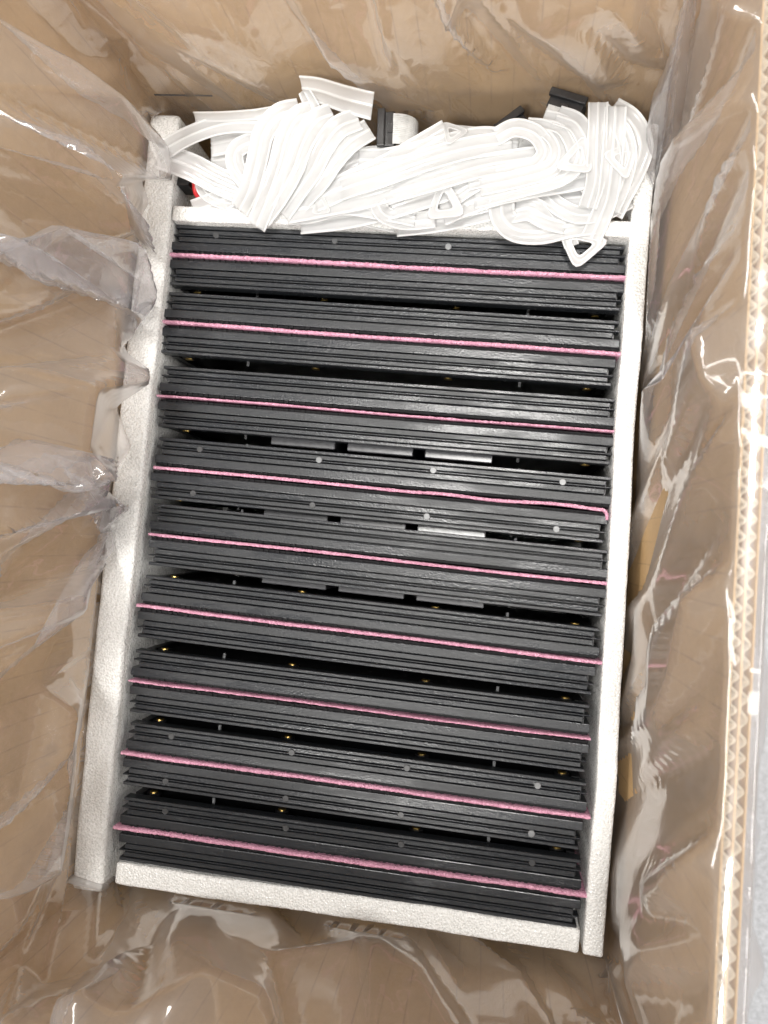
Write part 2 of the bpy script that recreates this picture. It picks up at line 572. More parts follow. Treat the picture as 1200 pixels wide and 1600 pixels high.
def make_module(row, side, centre, ang):
    where = 'behind' if side > 0 else 'in front of'
    c = Vector((centre[0], centre[1], Z0 - MH + (0.0006 if side > 0 else 0.0) * ((row * 5) % 3 - 1)))
    nrm = Vector((-math.sin(ang), math.cos(ang), 0)) * side
    t = empty('led_module', c + nrm * 0.0015, ang + (0 if side > 0 else math.pi))
    extra = ' with round plugs' if (row, side) in PLUGS else ''
    tag(t, 'black ribbed module%s, %s the %s pink sheet from the gaskets' % (extra, where, ORD[row]), 'display module',
        'black display modules stacked in pairs')
    link('front_frame', ME['frame'], None, t)
    link('led_mask', ME['mask'], None, t)
    link('back_shell', ME['core'], None, t)
    for k in 'ABCD':
        link('rib', ME['rib' + k], None, t)
    for x in (-0.144, -0.048, 0.048, 0.144):
        b = link('boss', ME['boss'], None, t)
        b.location = (x, 0.0166, 0.1405)
        i = link('brass_insert', ME['insert'], None, b)
    for x in (-0.098, 0.098):
        p = link('pin', ME['pin'], None, t)
        p.location = (x, 0.0164, 0.1430)
    if (row, side) in PLUGS:
        for x, br in zip((-0.127, -0.040, 0.040, 0.127), PLUGS[(row, side)]):
            p = link('plug', ME['plug' if br else 'plugd'], None, t)
            p.location = (x * side, 0.0144, MH - 0.0006)
    if (row, side) in BLOCKS:
        for x in (-0.0545, 0.0015, 0.0570):
            b = link('rear_block', ME['block'], None, t)
            b.location = (-x, 0.0160, 0.146)
            if row == 3 and x > 0.05:               # the one bright metal cover
                b.data = b.data.copy()
                b.data.materials[0] = M_SILVER
                b['label'] = 'pale silvery cover block'
    return t

def pink_sheet(row, A, B):
    r = random.Random(row + 20)
    A, B = Vector((*A, 0)), Vector((*B, 0))
    L = (B - A).length + 0.002
    n = 160
    sc = 0.0011
    th = 0.00105
    path = []
    ph = r.uniform(0, 6)
    rough = 0.0006 if row in (0, 2, 6) else 0.00022
    for k in range(n + 1):
        u = k / n
        x = -L / 2 + (L - (0.0055 if row == 3 else 0)) * u
        y = 0.0003 * math.sin(u * 9 + ph)
        if row == 3 and u > 0.6:
            y += 0.0006 * math.sin((u - 0.6) * 26)
        path.append([x, y])
    if row == 3:                                # right end curls towards the front
        for k in range(14):
            a = (k + 1) / 14 * 1.45
            path.append([L / 2 - 0.0055 + 0.0042 * math.sin(a), -0.0042 * (1 - math.cos(a))])
        path.append([path[-1][0] + 0.0002, path[-1][1] - 0.003])
        n = len(path) - 1
    P = np.zeros((7, n + 1, 3))
    for k, (x, y) in enumerate(path):
        k0, k1 = max(k - 1, 0), min(k + 1, n)
        tx, ty = path[k1][0] - path[k0][0], path[k1][1] - path[k0][1]
        l = math.hypot(tx, ty) or 1
        nx, ny = -ty / l, tx / l
        top = 0.0016 + r.uniform(-1, 1) * rough + 0.0004 * math.sin(k * 0.21 + ph)
        w = th * (1 + r.uniform(-0.18, 0.18)) * (0.6 if row in (2, 6) else 1)
        prof = [(w, -0.155), (w, -0.004), (w, top - 0.0005), (0, top), (-w, top - 0.0005), (-w, -0.004), (-w, -0.155)]
        for j, (d, z) in enumerate(prof):
            if z < 0 and d > 0: d = min(d, th)
            if z < 0 and d < 0: d = max(d, -th)
            P[j, k] = (x + nx * d, y + ny * d, z + 0.1555 + 0.0)
    me = grid_mesh('pink', P)
    o = link('pink_foam_sheet', me, M_PINK)
    o.location = ((A + B) / 2).to_tuple()[:2] + (Z0 - 0.1555,)
    o.rotation_euler = (0, 0, math.atan2(B.y - A.y, B.x - A.x))
    e = ' with a curled right end' if row == 3 else ''
    tag(o, 'pink foam sheet%s, %s from the gaskets, between two black modules' % (e, ORD[row]), 'foam sheet', 'pink foam sheets between module faces')

for i, (A, B) in enumerate(ROWS):
    ang = math.atan2(B[1] - A[1], B[0] - A[0])
    cx = (A[0] + B[0]) / 2
    cx = max(-0.1622 + HL, min(0.1635 - HL, cx))
    c = (cx, (A[1] + B[1]) / 2)
    make_module(i, 1, c, ang)
    make_module(i, -1, (cx + (-0.0012 if i % 2 else 0.0006), c[1]), ang)
    pink_sheet(i, A, B)

# ------------------------------------------------------------------ silicone gaskets
def catmull(pts, n):
    pts = np.asarray(pts, float)
    P = np.vstack([2 * pts[0] - pts[1], pts, 2 * pts[-1] - pts[-2]])
    m = len(pts) - 1
    out = []
    for t in np.linspace(0, m - 1e-6, n):
        k = int(t)
        u = t - k
        p0, p1, p2, p3 = P[k], P[k + 1], P[k + 2], P[k + 3]
        out.append(0.5 * ((2 * p1) + (-p0 + p2) * u + (2 * p0 - 5 * p1 + 4 * p2 - p3) * u ** 2 + (-p0 + 3 * p1 - 3 * p2 + p3) * u ** 3))
    return np.array(out)

# cross-section of the flat band: beads along both edges and the middle, thin web between (fractions of half width, mm)
BAND = [(-1.0, 0.0), (-0.98, 0.7), (-0.90, 0.95), (-0.83, 0.6), (-0.78, 0.2), (-0.13, 0.2), (-0.07, 0.6), (0.0, 0.8), (0.07, 0.6), (0.13, 0.2),
        (0.78, 0.2), (0.83, 0.6), (0.90, 0.95), (0.98, 0.7), (1.0, 0.0), (0.9, -0.4), (0.0, -0.2), (-0.9, -0.4)]

def band_mesh(pts, width):
    """pts: (px, py, height mm, roll deg); a ribbed flat band swept through them"""
    W = [list(at(p[0], p[1], p[2] / 1000.0)) + [p[3] if len(p) > 3 else 0.0] for p in pts]
    C = catmull(W, max(24, len(pts) * 11))
    n = len(C)
    P = np.zeros((n, len(BAND), 3))
    for k in range(n):
        t = Vector(C[min(k + 1, n - 1), :3] - C[max(k - 1, 0), :3]).normalized()
        up = Vector((0.05, -0.1, 1.0))
        s = t.cross(up).normalized()
        q = Matrix.Rotation(math.radians(C[k, 3]), 3, t)
        s = q @ s
        nn = s.cross(t).normalized()
        c = Vector(C[k, :3])
        for j, (a, h) in enumerate(BAND):
            P[k, j] = c + s * (a * width / 2) + nn * (h / 1000.0)
    bm = bmesh.new()
    V = [[bm.verts.new(P[k, j]) for j in range(len(BAND))] for k in range(n)]
    m = len(BAND)
    for k in range(n - 1):
        for j in range(m):
            f = bm.faces.new((V[k][j], V[k][(j + 1) % m], V[k + 1][(j + 1) % m], V[k + 1][j]))
            f.material_index = 1 if j in (4, 9, 15, 16) else 0
    bm.faces.new(V[0])
    bm.faces.new(list(reversed(V[-1])))
    bmesh.ops.recalc_face_normals(bm, faces=bm.faces[:])
    me = finish(bm, 'band', True)
    me.materials.append(M_SIL)
    me.materials.append(M_SILWEB)
    return me

def tab_mesh(centre, tip, size, tilt=0.0):
    """rounded triangular corner plate with a rounded hole; centre & tip as (px, py, mm)"""
    c = at(centre[0], centre[1], centre[2] / 1000.0)
    d = at(tip[0], tip[1], tip[2] / 1000.0) - c
    L = d.length
    d.normalize()
    s = d.cross(Vector((0, 0, 1))).normalized()
    s = Matrix.Rotation(math.radians(tilt), 3, d) @ s
    nrm = s.cross(d).normalized()
    n = 36
    def tri(a, r, k):
        # rounded triangle pointing to +d
        p = 2.0 + k * 10
        q = sum(max(0.0, math.cos(a - th)) ** p for th in (math.pi, math.pi / 3, -math.pi / 3))
        rad = r * 0.70 * q ** (-1.0 / p)
        return math.cos(a) * rad, math.sin(a) * rad
    bm = bmesh.new()
    rings = []
    for (r, k, h) in ((0.44, 0.10, -0.2), (0.44, 0.10, 0.2), (0.49, 0.11, 0.6), (0.56, 0.12, 0.2), (0.92, 0.14, 0.2), (1.0, 0.15, 0.6), (1.04, 0.15, 0.0), (1.0, 0.15, -0.2)):
        ring = []
        for i in range(n):
            a = 2 * math.pi * i / n
            x, y = tri(a, r, k)
            ring.append(bm.verts.new(c + d * (x * L * 0.82) + s * (y * size) + nrm * (h / 1000.0)))
        rings.append(ring)
    for r in range(len(rings)):
        A_, B_ = rings[r], rings[(r + 1) % len(rings)]
        for i in range(n):
            f = bm.faces.new((A_[i], A_[(i + 1) % n], B_[(i + 1) % n], B_[i]))
            f.material_index = 1 if r in (3, 7) else 0
    bmesh.ops.recalc_face_normals(bm, faces=bm.faces[:])
    me = finish(bm, 'corner_tab', True)
    me.materials.append(M_SIL)
    me.materials.append(M_SILWEB)
    return me

GW = 0.0150
GASKETS = [
 # label, bands [(points, width)], tabs [(centre, tip, size, tilt)]
 ('translucent silicone gasket with a sharp corner pointing at the left foam panel',
  [([(246, 242, 24, 0), (296, 260, 20, 6), (342, 283, 14, 10), (395, 306, 7, 6)], 0.0185), ([(246, 240, 24.6, 0), (296, 212, 28, -12), (350, 194, 30, -10), (410, 192, 30, 0), (470, 202, 26, 0)], GW)],
  []),
 ('silicone gasket band standing on edge behind the left part of the heap', [([(306, 190, 27, 40), (350, 189, 30, 45), (400, 186, 31, 40), (440, 180, 30, 30)], 0.013)], []),
 ('silicone gasket band bent into the leftmost tall arch of the heap', [([(468, 171, 36, 0), (436, 180, 38, -8), (412, 208, 34, -6), (402, 250, 28, 0), (390, 295, 20, 0), (374, 328, 11, 0)], GW)], []),
 ('silicone gasket arch whose pointed corner hangs over the foam divider', [([(492, 175, 39, 0), (466, 184, 41, -8), (448, 214, 37, -6), (436, 258, 30, 0), (420, 305, 22, 0), (400, 354, 11, 0)], GW)],
  []),
 ('silicone gasket arch second from the grey ribbon connector', [([(520, 178, 40, 0), (494, 190, 42, -8), (474, 222, 38, -6), (458, 265, 31, 0), (436, 305, 23, 0), (410, 342, 13, 0)], GW)], []),
 ('silicone gasket arch ending in a blunt tip left of the bright middle', [([(560, 186, 38, 0), (528, 200, 41, -8), (504, 232, 37, -5), (486, 268, 30, 0), (462, 302, 21, 0), (440, 334, 12, 0)], GW)], []),
 ('silicone gasket arch nearest the grey ribbon connector', [([(578, 202, 35, 0), (546, 222, 37, -6), (520, 252, 33, 0), (498, 284, 27, 0), (470, 316, 16, 0), (452, 338, 8, 0)], GW)],
  []),
 ('silicone gasket corner sticking up highest against the back wall', [([(472, 138, 46, 62), (500, 142, 47, 58), (540, 155, 46, 52), (582, 166, 44, 48)], 0.0185),
   ([(474, 140, 44, 50), (484, 160, 41, 30), (492, 178, 38, 10)], 0.011)], []),
 ('small silicone gasket piece lying against the divider at the left end', [([(302, 330, 5, 0), (335, 318, 7, 8), (372, 298, 9, 0), (400, 285, 9, 0)], 0.016)], []),
 ('silicone gasket band curling beside the red and black wire', [([(312, 272, 10, 20), (318, 296, 9, 10), (338, 312, 8, 0), (372, 322, 6, 0)], 0.010)], []),
 ('silicone gasket loop curling between the left corner and the arches', [([(430, 228, 24, 0), (395, 222, 25, 0), (370, 234, 24, 0), (368, 258, 20, 0), (385, 284, 14, 0), (405, 305, 9, 0)], 0.013)], []),
 ('silicone gasket band sloping up to a holed corner at the top middle', [([(490, 312, 20, 0), (545, 288, 25, 0), (605, 262, 29, 5), (655, 234, 32, 8), (700, 208, 33, 8)], 0.018)],
  [((708, 207, 33.5), (732, 204, 32), 0.0085, -15)]),
 ('silicone gasket band rising from the arches to the open loop across the bright middle', [([(450, 330, 12, 0), (510, 318, 20, 0), (580, 303, 25, 0), (650, 280, 27, 0), (720, 256, 28, 0), (800, 238, 27, 0)], 0.018)], []),
 ('silicone gasket band running along the divider and up to the right of the middle', [([(470, 346, 6, 0), (540, 338, 12, 0), (610, 322, 19, 0), (690, 296, 22, 0), (760, 270, 24, 0), (830, 254, 22, 0)], 0.018)], []),
 ('topmost silicone gasket band crossing the bright middle of the heap', [([(498, 312, 12, 0), (545, 292, 27, 0), (595, 276, 33, 0), (660, 252, 34, 0), (730, 232, 32, 0), (800, 222, 28, 0)], GW)], []),
 ('silicone gasket band along the back of the middle, below the grey ribbon cable', [([(560, 250, 26, 0), (610, 248, 31, 0), (680, 232, 32, 0), (750, 216, 29, 0), (810, 222, 25, 0)], GW)], []),
 ('silicone gasket band dipping from the arches behind the bright middle', [([(480, 290, 20, 0), (530, 262, 24, 0), (580, 246, 24, 0), (640, 252, 26, 0), (720, 275, 25, 0), (780, 292, 20, 0)], GW)], []),
 ('short silicone gasket band lying on top just right of the bright middle', [([(570, 318, 12, 0), (620, 298, 27, 0), (690, 278, 31, 0), (760, 258, 29, 0), (840, 246, 26, 0)], 0.015)], []),
 ('silicone gasket with a large round hole in its corner above the foam divider', [([(590, 318, 26, 0), (602, 336, 20, 0), (635, 346, 14, 0), (680, 342, 14, 0)], 0.012), ([(700, 312, 24, 0), (740, 285, 26, 0), (790, 262, 26, 0)], 0.014)],
  [((695, 317, 25), (668, 340, 18), 0.0135, 0)]),
 ('silicone gasket with a narrow hole low on the left of the bright middle', [([(455, 338, 7, 0), (490, 334, 13, 0), (540, 322, 19, 0), (600, 330, 19, 0), (650, 340, 14, 0)], 0.013)],
  [((502, 322, 20), (488, 333, 17), 0.007, 0)]),
 ('lowest silicone gasket band along the right half of the divider', [([(620, 352, 6, 0), (690, 344, 10, 0), (770, 326, 15, 0), (850, 312, 17, 0), (925, 306, 15, 0)], 0.016)], []),
 ('silicone gasket band passing below the loops towards the right end', [([(690, 334, 17, 0), (760, 306, 23, 0), (830, 290, 25, 0), (900, 278, 24, 0), (955, 262, 22, 0)], 0.017)], []),
 ('silicone gasket bent into a wide open loop right of the middle', [([(775, 214, 30, 0), (805, 200, 33, 0), (838, 210, 34, 0), (852, 238, 33, 0), (832, 262, 30, 0), (785, 272, 28, 0), (730, 284, 27, 0)], 0.012)], []),
 ('silicone gasket looped around the open loop, next to it on the right', [([(822, 198, 31, 0), (856, 204, 34, 0), (874, 232, 35, 0), (862, 262, 33, 0), (815, 278, 30, 0), (750, 292, 27, 0)], 0.012)], []),
 ('silicone gasket arch with a rounded holed corner right of the loops', [([(848, 186, 33, 0), (880, 196, 36, 0), (898, 224, 37, 0), (900, 252, 36, 0), (875, 276, 32, 0), (815, 293, 28, 0), (740, 312, 22, 0)], 0.013)],
  [((902, 247, 37.4), (924, 268, 35), 0.0125, 0)]),
 ('silicone gasket arch just below the black connector at the back right', [([(870, 180, 35, 0), (900, 192, 38, 0), (916, 220, 38, 0), (920, 250, 35, 0)], 0.013)], []),
 ('silicone gasket band draped straight down over the heap at the right', [([(935, 160, 44, 0), (934, 196, 43, 0), (932, 240, 38, 0), (930, 285, 30, 0), (918, 325, 20, 0)], 0.0125)], []),
 ('silicone gasket hanging over the first module by a tip with a triangular hole',
  [([(962, 166, 43, 0), (960, 205, 42, 0), (956, 255, 36, 0), (950, 305, 26, 0), (938, 340, 17, 0), (924, 372, 12, 0)], 0.014), ([(858, 316, 18, 0), (872, 332, 16, 0), (884, 356, 13, 0), (893, 385, 10.5, 0)], 0.010)],
  [((908, 385, 11), (900, 418, 9), 0.0150, 0)]),
 ('silicone gasket band at the far right end of the heap', [([(955, 170, 36, 0), (985, 190, 37, 0), (1001, 225, 33, 0), (992, 262, 26, 0), (970, 305, 18, 0), (955, 335, 10, 0)], 0.016)], []),
 ('silicone gasket with an oblong hole near the right foam panel', [([(940, 172, 42, 0), (972, 205, 41, 0), (982, 245, 37, 0), (972, 290, 28, 0), (955, 330, 16, 0)], 0.011)],
  [((973, 248, 37.2), (980, 280, 34), 0.010, 0)]),
 ('silicone gasket curled in a wide bow over the divider and the first module', [([(784, 308, 24, 0), (786, 338, 17, 4), (806, 358, 13, 6), (845, 362, 12, 0), (890, 352, 14, 0), (940, 345, 13, 0)], 0.017)],
  []),
 ('short silicone gasket band lying inside the wide bow', [([(800, 330, 15, 0), (828, 326, 19, 10), (855, 340, 17, 0), (885, 348, 14, 0)], 0.016)], []),
 ('silicone gasket band crossing low from the bow to the right end of the heap', [([(850, 300, 19, 0), (872, 322, 19, 0), (905, 336, 17, 0), (945, 330, 14, 0), (985, 312, 9, 0)], 0.012)], []),
 ('short silicone gasket band bending down below the rounded holed corner', [([(880, 262, 22, 0), (910, 280, 22, 0), (925, 300, 20, 0), (935, 330, 14, 0)], 0.012)], []),
 ('silicone gasket band hidden behind the loops at the back right', [([(690, 215, 20, 0), (760, 222, 22, 0), (830, 232, 20, 0), (900, 240, 20, 0), (960, 250, 18, 0)], 0.018)], []),
 ('silicone gasket band deep under the right half of the heap', [([(640, 310, 10, 0), (720, 330, 10, 0), (800, 312, 14, 0), (880, 300, 14, 0), (960, 290, 12, 0)], 0.018)], []),
 ('silicone gasket band deep under the arches, slanting to the divider', [([(400, 240, 14, 0), (440, 260, 14, 0), (500, 300, 12, 0), (560, 330, 8, 0), (620, 344, 4, 0)], 0.018)], []),
 ('silicone gasket band behind the arches at the back left', [([(330, 225, 20, 0), (380, 216, 22, 0), (440, 220, 22, 0), (500, 226, 22, 0), (560, 236, 22, 0)], 0.018)], []),
 ('silicone gasket band under the left corner, running behind the arches', [([(330, 250, 14, 0), (380, 246, 16, 0), (440, 246, 18, 0), (500, 256, 18, 0)], 0.018)], []),
 ('silicone gasket band under the draped bands at the right', [([(850, 205, 24, 0), (890, 215, 24, 0), (940, 225, 26, 0), (975, 250, 22, 0)], 0.018)], []),
]
for label, bands, tabs in GASKETS:
    x_, y_, h_ = bands[0][0][0][:3]
    root = empty('silicone_gasket')
    for pts, w in bands:
        link('band', band_mesh(pts, w), M_SIL, root)
    for c_, tip, size, tilt in tabs:
        link('corner_tab', tab_mesh(c_, tip, size, tilt), M_SIL, root)
    # put the root under the gasket
    ch = list(root.children)
    co = [v.co for c in ch for v in c.data.vertices]
    base = Vector((sum(v.x for v in co) / len(co), sum(v.y for v in co) / len(co), min(v.z for v in co)))
    for c in ch:
        c.data.transform(Matrix.Translation(-base))
    root.location = base
    tag(root, label, 'gasket', 'white silicone gaskets heaped behind the modules')

# ------------------------------------------------------------------ ribbon cables with connectors, power wires
def tube(name, pts, r, mat, parent=None, n=8):
    C = catmull([list(p) for p in pts], len(pts) * 8)
    bm = bmesh.new()
    rings = []
    for k in range(len(C)):
        t = Vector(C[min(k + 1, len(C) - 1)] - C[max(k - 1, 0)]).normalized()
        a = t.cross(Vector((0.3, 0.2, 1))).normalized()
        b = t.cross(a)
        rings.append([bm.verts.new(Vector(C[k]) + (a * math.cos(2 * math.pi * i / n) + b * math.sin(2 * math.pi * i / n)) * r) for i in range(n)])
    for A_, B_ in zip(rings, rings[1:]):
        for i in range(n):
            bm.faces.new((A_[i], A_[(i + 1) % n], B_[(i + 1) % n], B_[i]))
    bm.faces.new(rings[0]); bm.faces.new(list(reversed(rings[-1])))
    bmesh.ops.recalc_face_normals(bm, faces=bm.faces[:])
    return link(name, finish(bm, name, True), mat, parent)

def ribbon_cable(loc, rz, label, tilt=0.0):
    t = empty('ribbon_cable', loc, rz)
    t.rotation_euler = (tilt, 0, rz)
    # connector: block with a clamp bar, keyway and pin holes
    bm = bmesh.new()
    add_box(bm, -0.005, 0.005, -0.0115, 0.0115, -0.006, 0.005)
    bevel_all(bm, 0.0007, 2)
    c = link('connector', finish(bm, 'connector'), M_CONN, t)
    bm = bmesh.new()
    add_box(bm, -0.0062, -0.0012, -0.0125, 0.0125, 0.0046, 0.0078)
    bevel_all(bm, 0.0006, 2)
    link('strain_relief', finish(bm, 'strain_relief'), M_CONN, c)
    bm = bmesh.new()
    add_box(bm, 0.0006, 0.0040, -0.0030, 0.0030, 0.0046, 0.0062)
    bevel_all(bm, 0.0004, 1)
    link('key', finish(bm, 'key'), M_CONN, c)
    # 16 conductor ribbon, bent down
    n = 24
    prof = []
    for k in range(16 * 4 + 1):
        y = -0.0102 + 0.0204 * k / 64
        prof.append((y, 0.00045 * abs(math.sin(math.pi * k / 4))))
    P = np.zeros((n, len(prof), 3))
    for k in range(n):
        a = k / (n - 1) * 2.5
        rr = 0.013
        cx, cz = 0.004 + rr * math.sin(a) * 1.15, -0.008 + rr * math.cos(a)
        for j, (y, h) in enumerate(prof):
            P[k, j] = (cx + math.sin(a) * h, y, cz + math.cos(a) * h)
    link('ribbon', grid_mesh('ribbon', P), M_RIBBON, t)
    tag(t, label, 'cable', 'grey ribbon cables with black connectors')
    return t

ribbon_cable(at(606, 207, 0.028), 0.06, 'grey ribbon cable with black connector standing at the top middle behind the gaskets')
ribbon_cable(at(885, 168, 0.030), 4.35, 'grey ribbon cable with black connector highest at the back right', 0.15)
ribbon_cable(at(797, 203, 0.018), 5.5, 'black ribbon connector half hidden left of the back right connector', -0.2)
pw = empty('power_wire', at(308, 292, -0.03))
loc0 = Vector(pw.location)
for dx, mt in ((0.0, M_RED), (0.004, M_BLACKW), (0.0075, M_BLACKW)):
    pts = [at(304 + dx * 1800, 268, 0.004) - loc0, at(304 + dx * 1900, 285, 0.006) - loc0, at(308 + dx * 2000, 305, 0.002) - loc0, at(330 + dx * 1500, 322, -0.01) - loc0]
    tube('red_lead' if mt is M_RED else 'black_lead', pts, 0.0019, mt, pw)
link('plug_body', box_mesh('plug_body', -0.006, 0.006, -0.012, 0.006, 0.012, 0.030, 0.001), M_CONN, pw)
tag(pw, 'red and black power wire in the dark corner beside the left foam panel', 'wire')
for k, (x, y) in enumerate(((-0.10, 0.27), (-0.02, 0.285), (0.06, 0.265), (0.12, 0.29))):
    pts = [(x - 0.05, y, 0.10), (x - 0.02, y + 0.012, 0.15), (x + 0.02, y - 0.012, 0.165), (x + 0.05, y + 0.004, 0.12)]
    c = tube('coiled_cable', [Vector(p) for p in pts], 0.006, M_BLACKW)
    tag(c, ('thick black cable lying under the left end of the gaskets', 'thick black cable under the gaskets below the middle connector', 'thick black cable under the gaskets right of the middle', 'thick black cable lying under the right end of the gaskets')[k], 'cable', 'black cables under the gaskets')

# ------------------------------------------------------------------ clear film bag lining the box (relaxed as a loose inextensible sheet)
def loop_points(n):
    """points of the wall loop, inward normals and side ids, starting at the back left corner, clockwise from above"""
    m = 0.002
    x0, x1, y0, y1 = X0 + m, X1 - m, Y0 + m, Y1 - m
    r = 0.014
    seg = []
    k = 2000
    per = []
    def arc(cx, cy, a0, a1):
        for t in np.linspace(a0, a1, 40):
            per.append((cx + r * math.cos(t), cy + r * math.sin(t)))
    arc(x0 + r, y1 - r, math.pi, math.pi / 2)
    arc(x1 - r, y1 - r, math.pi / 2, 0)
    arc(x1 - r, y0 + r, 0, -math.pi / 2)
    arc(x0 + r, y0 + r, -math.pi / 2, -math.pi)
    per.append(per[0])
    per = np.array(per)
    d = np.r_[0, np.cumsum(np.linalg.norm(np.diff(per, axis=0), axis=1))]
    # more film gathered in the back corners and along the left wall: columns lie closer together there
    q = np.linspace(0, d[-1], 4000)
    per_ = d[-1]
    dens = 1 + 1.5 * np.exp(-((q - per_ * 0.89) / 0.19) ** 2) + 0.6 * np.exp(-((q - 0.37) / 0.10) ** 2) + 0.5 * np.exp(-((q - 0.52) / 0.09) ** 2)
    cum = np.r_[0, np.cumsum((dens[1:] + dens[:-1]) / 2)]
    s = np.interp(np.linspace(0, cum[-1], n, endpoint=False), cum, q)
    return np.stack([np.interp(s, d, per[:, 0]), np.interp(s, d, per[:, 1])], 1), d[-1]

ZB = Z0 - 0.06
def project(P, w, ia, ib, rest, k, compress_only=None):
    a, b = P[ia], P[ib]
    d = b - a
    l = np.sqrt((d * d).sum(1)) + 1e-12
    wa, wb = w[ia], w[ib]
    ws = wa + wb
    ok = ws > 0
    c = (l - rest) * k
    if compress_only:
        c = np.where(l < rest, c, 0.0)
    f = np.where(ok, c / np.maximum(ws, 1e-9) / l, 0.0)[:, None] * d
    P[ia] = a + f * wa[:, None]
    P[ib] = b - f * wb[:, None]

def constraint_sets(nr, nc, lh, lv):
    """lh: rest length of each column edge (nc), lv: of each row edge (nr - 1)"""
    idx = np.arange(nr * nc).reshape(nr, nc)
    S = []
    H = np.tile(lh, (nr, 1))
    V = np.tile(lv[:, None], (1, nc))
    def add(a, b, rest, k, co=False):
        S.append((a.ravel(), b.ravel(), rest.ravel(), k, co))
    r1, r2 = np.roll(idx, -1, 1), np.roll(idx, -2, 1)
    for p in (0, 1):
        add(idx[:, p::2], r1[:, p::2], H[:, p::2], 0.9)
        a = idx[p:-1:2]
        add(a, idx[p + 1::2][:a.shape[0]], V[p::2][:a.shape[0]], 0.9)
    for p in (0, 1):
        a = idx[p:-1:2]
        nxt = idx[p + 1::2][:a.shape[0]]
        v = V[p::2][:a.shape[0]]
        add(a, np.roll(nxt, -1, 1), np.hypot(H[:a.shape[0]], v), 0.5)
        add(a, np.roll(nxt, 1, 1), np.hypot(np.roll(H, 1, 1)[:a.shape[0]], v), 0.5)
    H2 = (H + np.roll(H, -1, 1)) * 0.98
    V2 = (V[:-1] + V[1:]) * 0.98
    c4 = np.arange(nc) % 4
    for p in ((0, 1), (2, 3)):
        cm = np.isin(c4, p)
        add(idx[:, cm], r2[:, cm], H2[:, cm], 0.45, True)
    r4i = np.arange(nr - 2) % 4
    for p in ((0, 1), (2, 3)):
        rm = np.where(np.isin(r4i, p))[0]
        add(idx[rm], idx[rm + 2], V2[rm], 0.45, True)
    return S

def collide(P, wl, wr, wf, wb):
    x, y, z = P[:, 0], P[:, 1], P[:, 2]
    m = 0.0012
    np.clip(x, X0 + m, X1 - m + rim_shift(y) * z / RIM, out=x)
    np.clip(y, Y0 + m, Y1 - m, out=y)
    top = FT + 0.0055
    low = z < top
    # the foam panels: rest on top of them or stay outside
    rfo = np.interp(y, RFY, RFX) + 0.0145
    for mask, co, lim, sg in ((wl, x, -0.1870, 1), (wr, x, rfo, -1), (wf, y, -0.2440, 1), (wb, y, 0.3080, -1)):
        inside = low & mask & ((co - lim) * sg > 0)
        lift = inside & (z > top - 0.010)
        z[lift] = top
        push = inside & ~lift
        co[push] = lim[push] if isinstance(lim, np.ndarray) else lim
    # how far a fold may lean into the box
    ll = np.interp(y, [-0.27, -0.03, 0.0, 0.06, 0.14, 0.30], [-0.1862, -0.1862, -0.170, -0.166, -0.167, -0.158])
    rl = np.interp(y, [-0.27, -0.05, 0.06, 0.12, 0.20, 0.32], [0.1812, 0.178, 0.174, 0.168, 0.164, 0.158])
    lean = np.minimum(0.045, 0.45 * np.maximum(0.0, z - top))
    for mask, co, lim, sg in ((wl, x, ll + lean * np.where(y > 0.02, 1.15, 1.0), 1), (wr, x, rl - 0.16 * lean, -1), (wf, y, -0.2445 + lean, 1), (wb, y, 0.308 - 0.4 * lean, -1)):
        over = mask & ((co - lim) * sg > 0)
        co[over] = lim[over] if isinstance(lim, np.ndarray) else lim

def relax(P, nr, nc, lh, lv, its, seed, grav):
    w = np.ones(nr * nc)
    idx = np.arange(nr * nc).reshape(nr, nc)
    w[idx[0]] = 0
    w[idx[-1]] = 0
    L, _ = loop_points(nc)
    side = np.zeros(nc, int)
    dist = np.stack([np.abs(L[:, 0] - X0), np.abs(L[:, 0] - X1), np.abs(L[:, 1] - Y0), np.abs(L[:, 1] - Y1)], 1)
    side = dist.argmin(1)
    sd = np.tile(side, nr)
    masks = [sd == q for q in range(4)]
    S = constraint_sets(nr, nc, lh, lv)
    for it in range(its):
        P[:, 2] -= grav * w
        for a, b, rest, k, co in S:
            project(P, w, a, b, rest, k, co)
        collide(P, *masks)
    return P

def fold_seed(px0, py0, px1, py1):
    return (px0, py0, px1, py1)

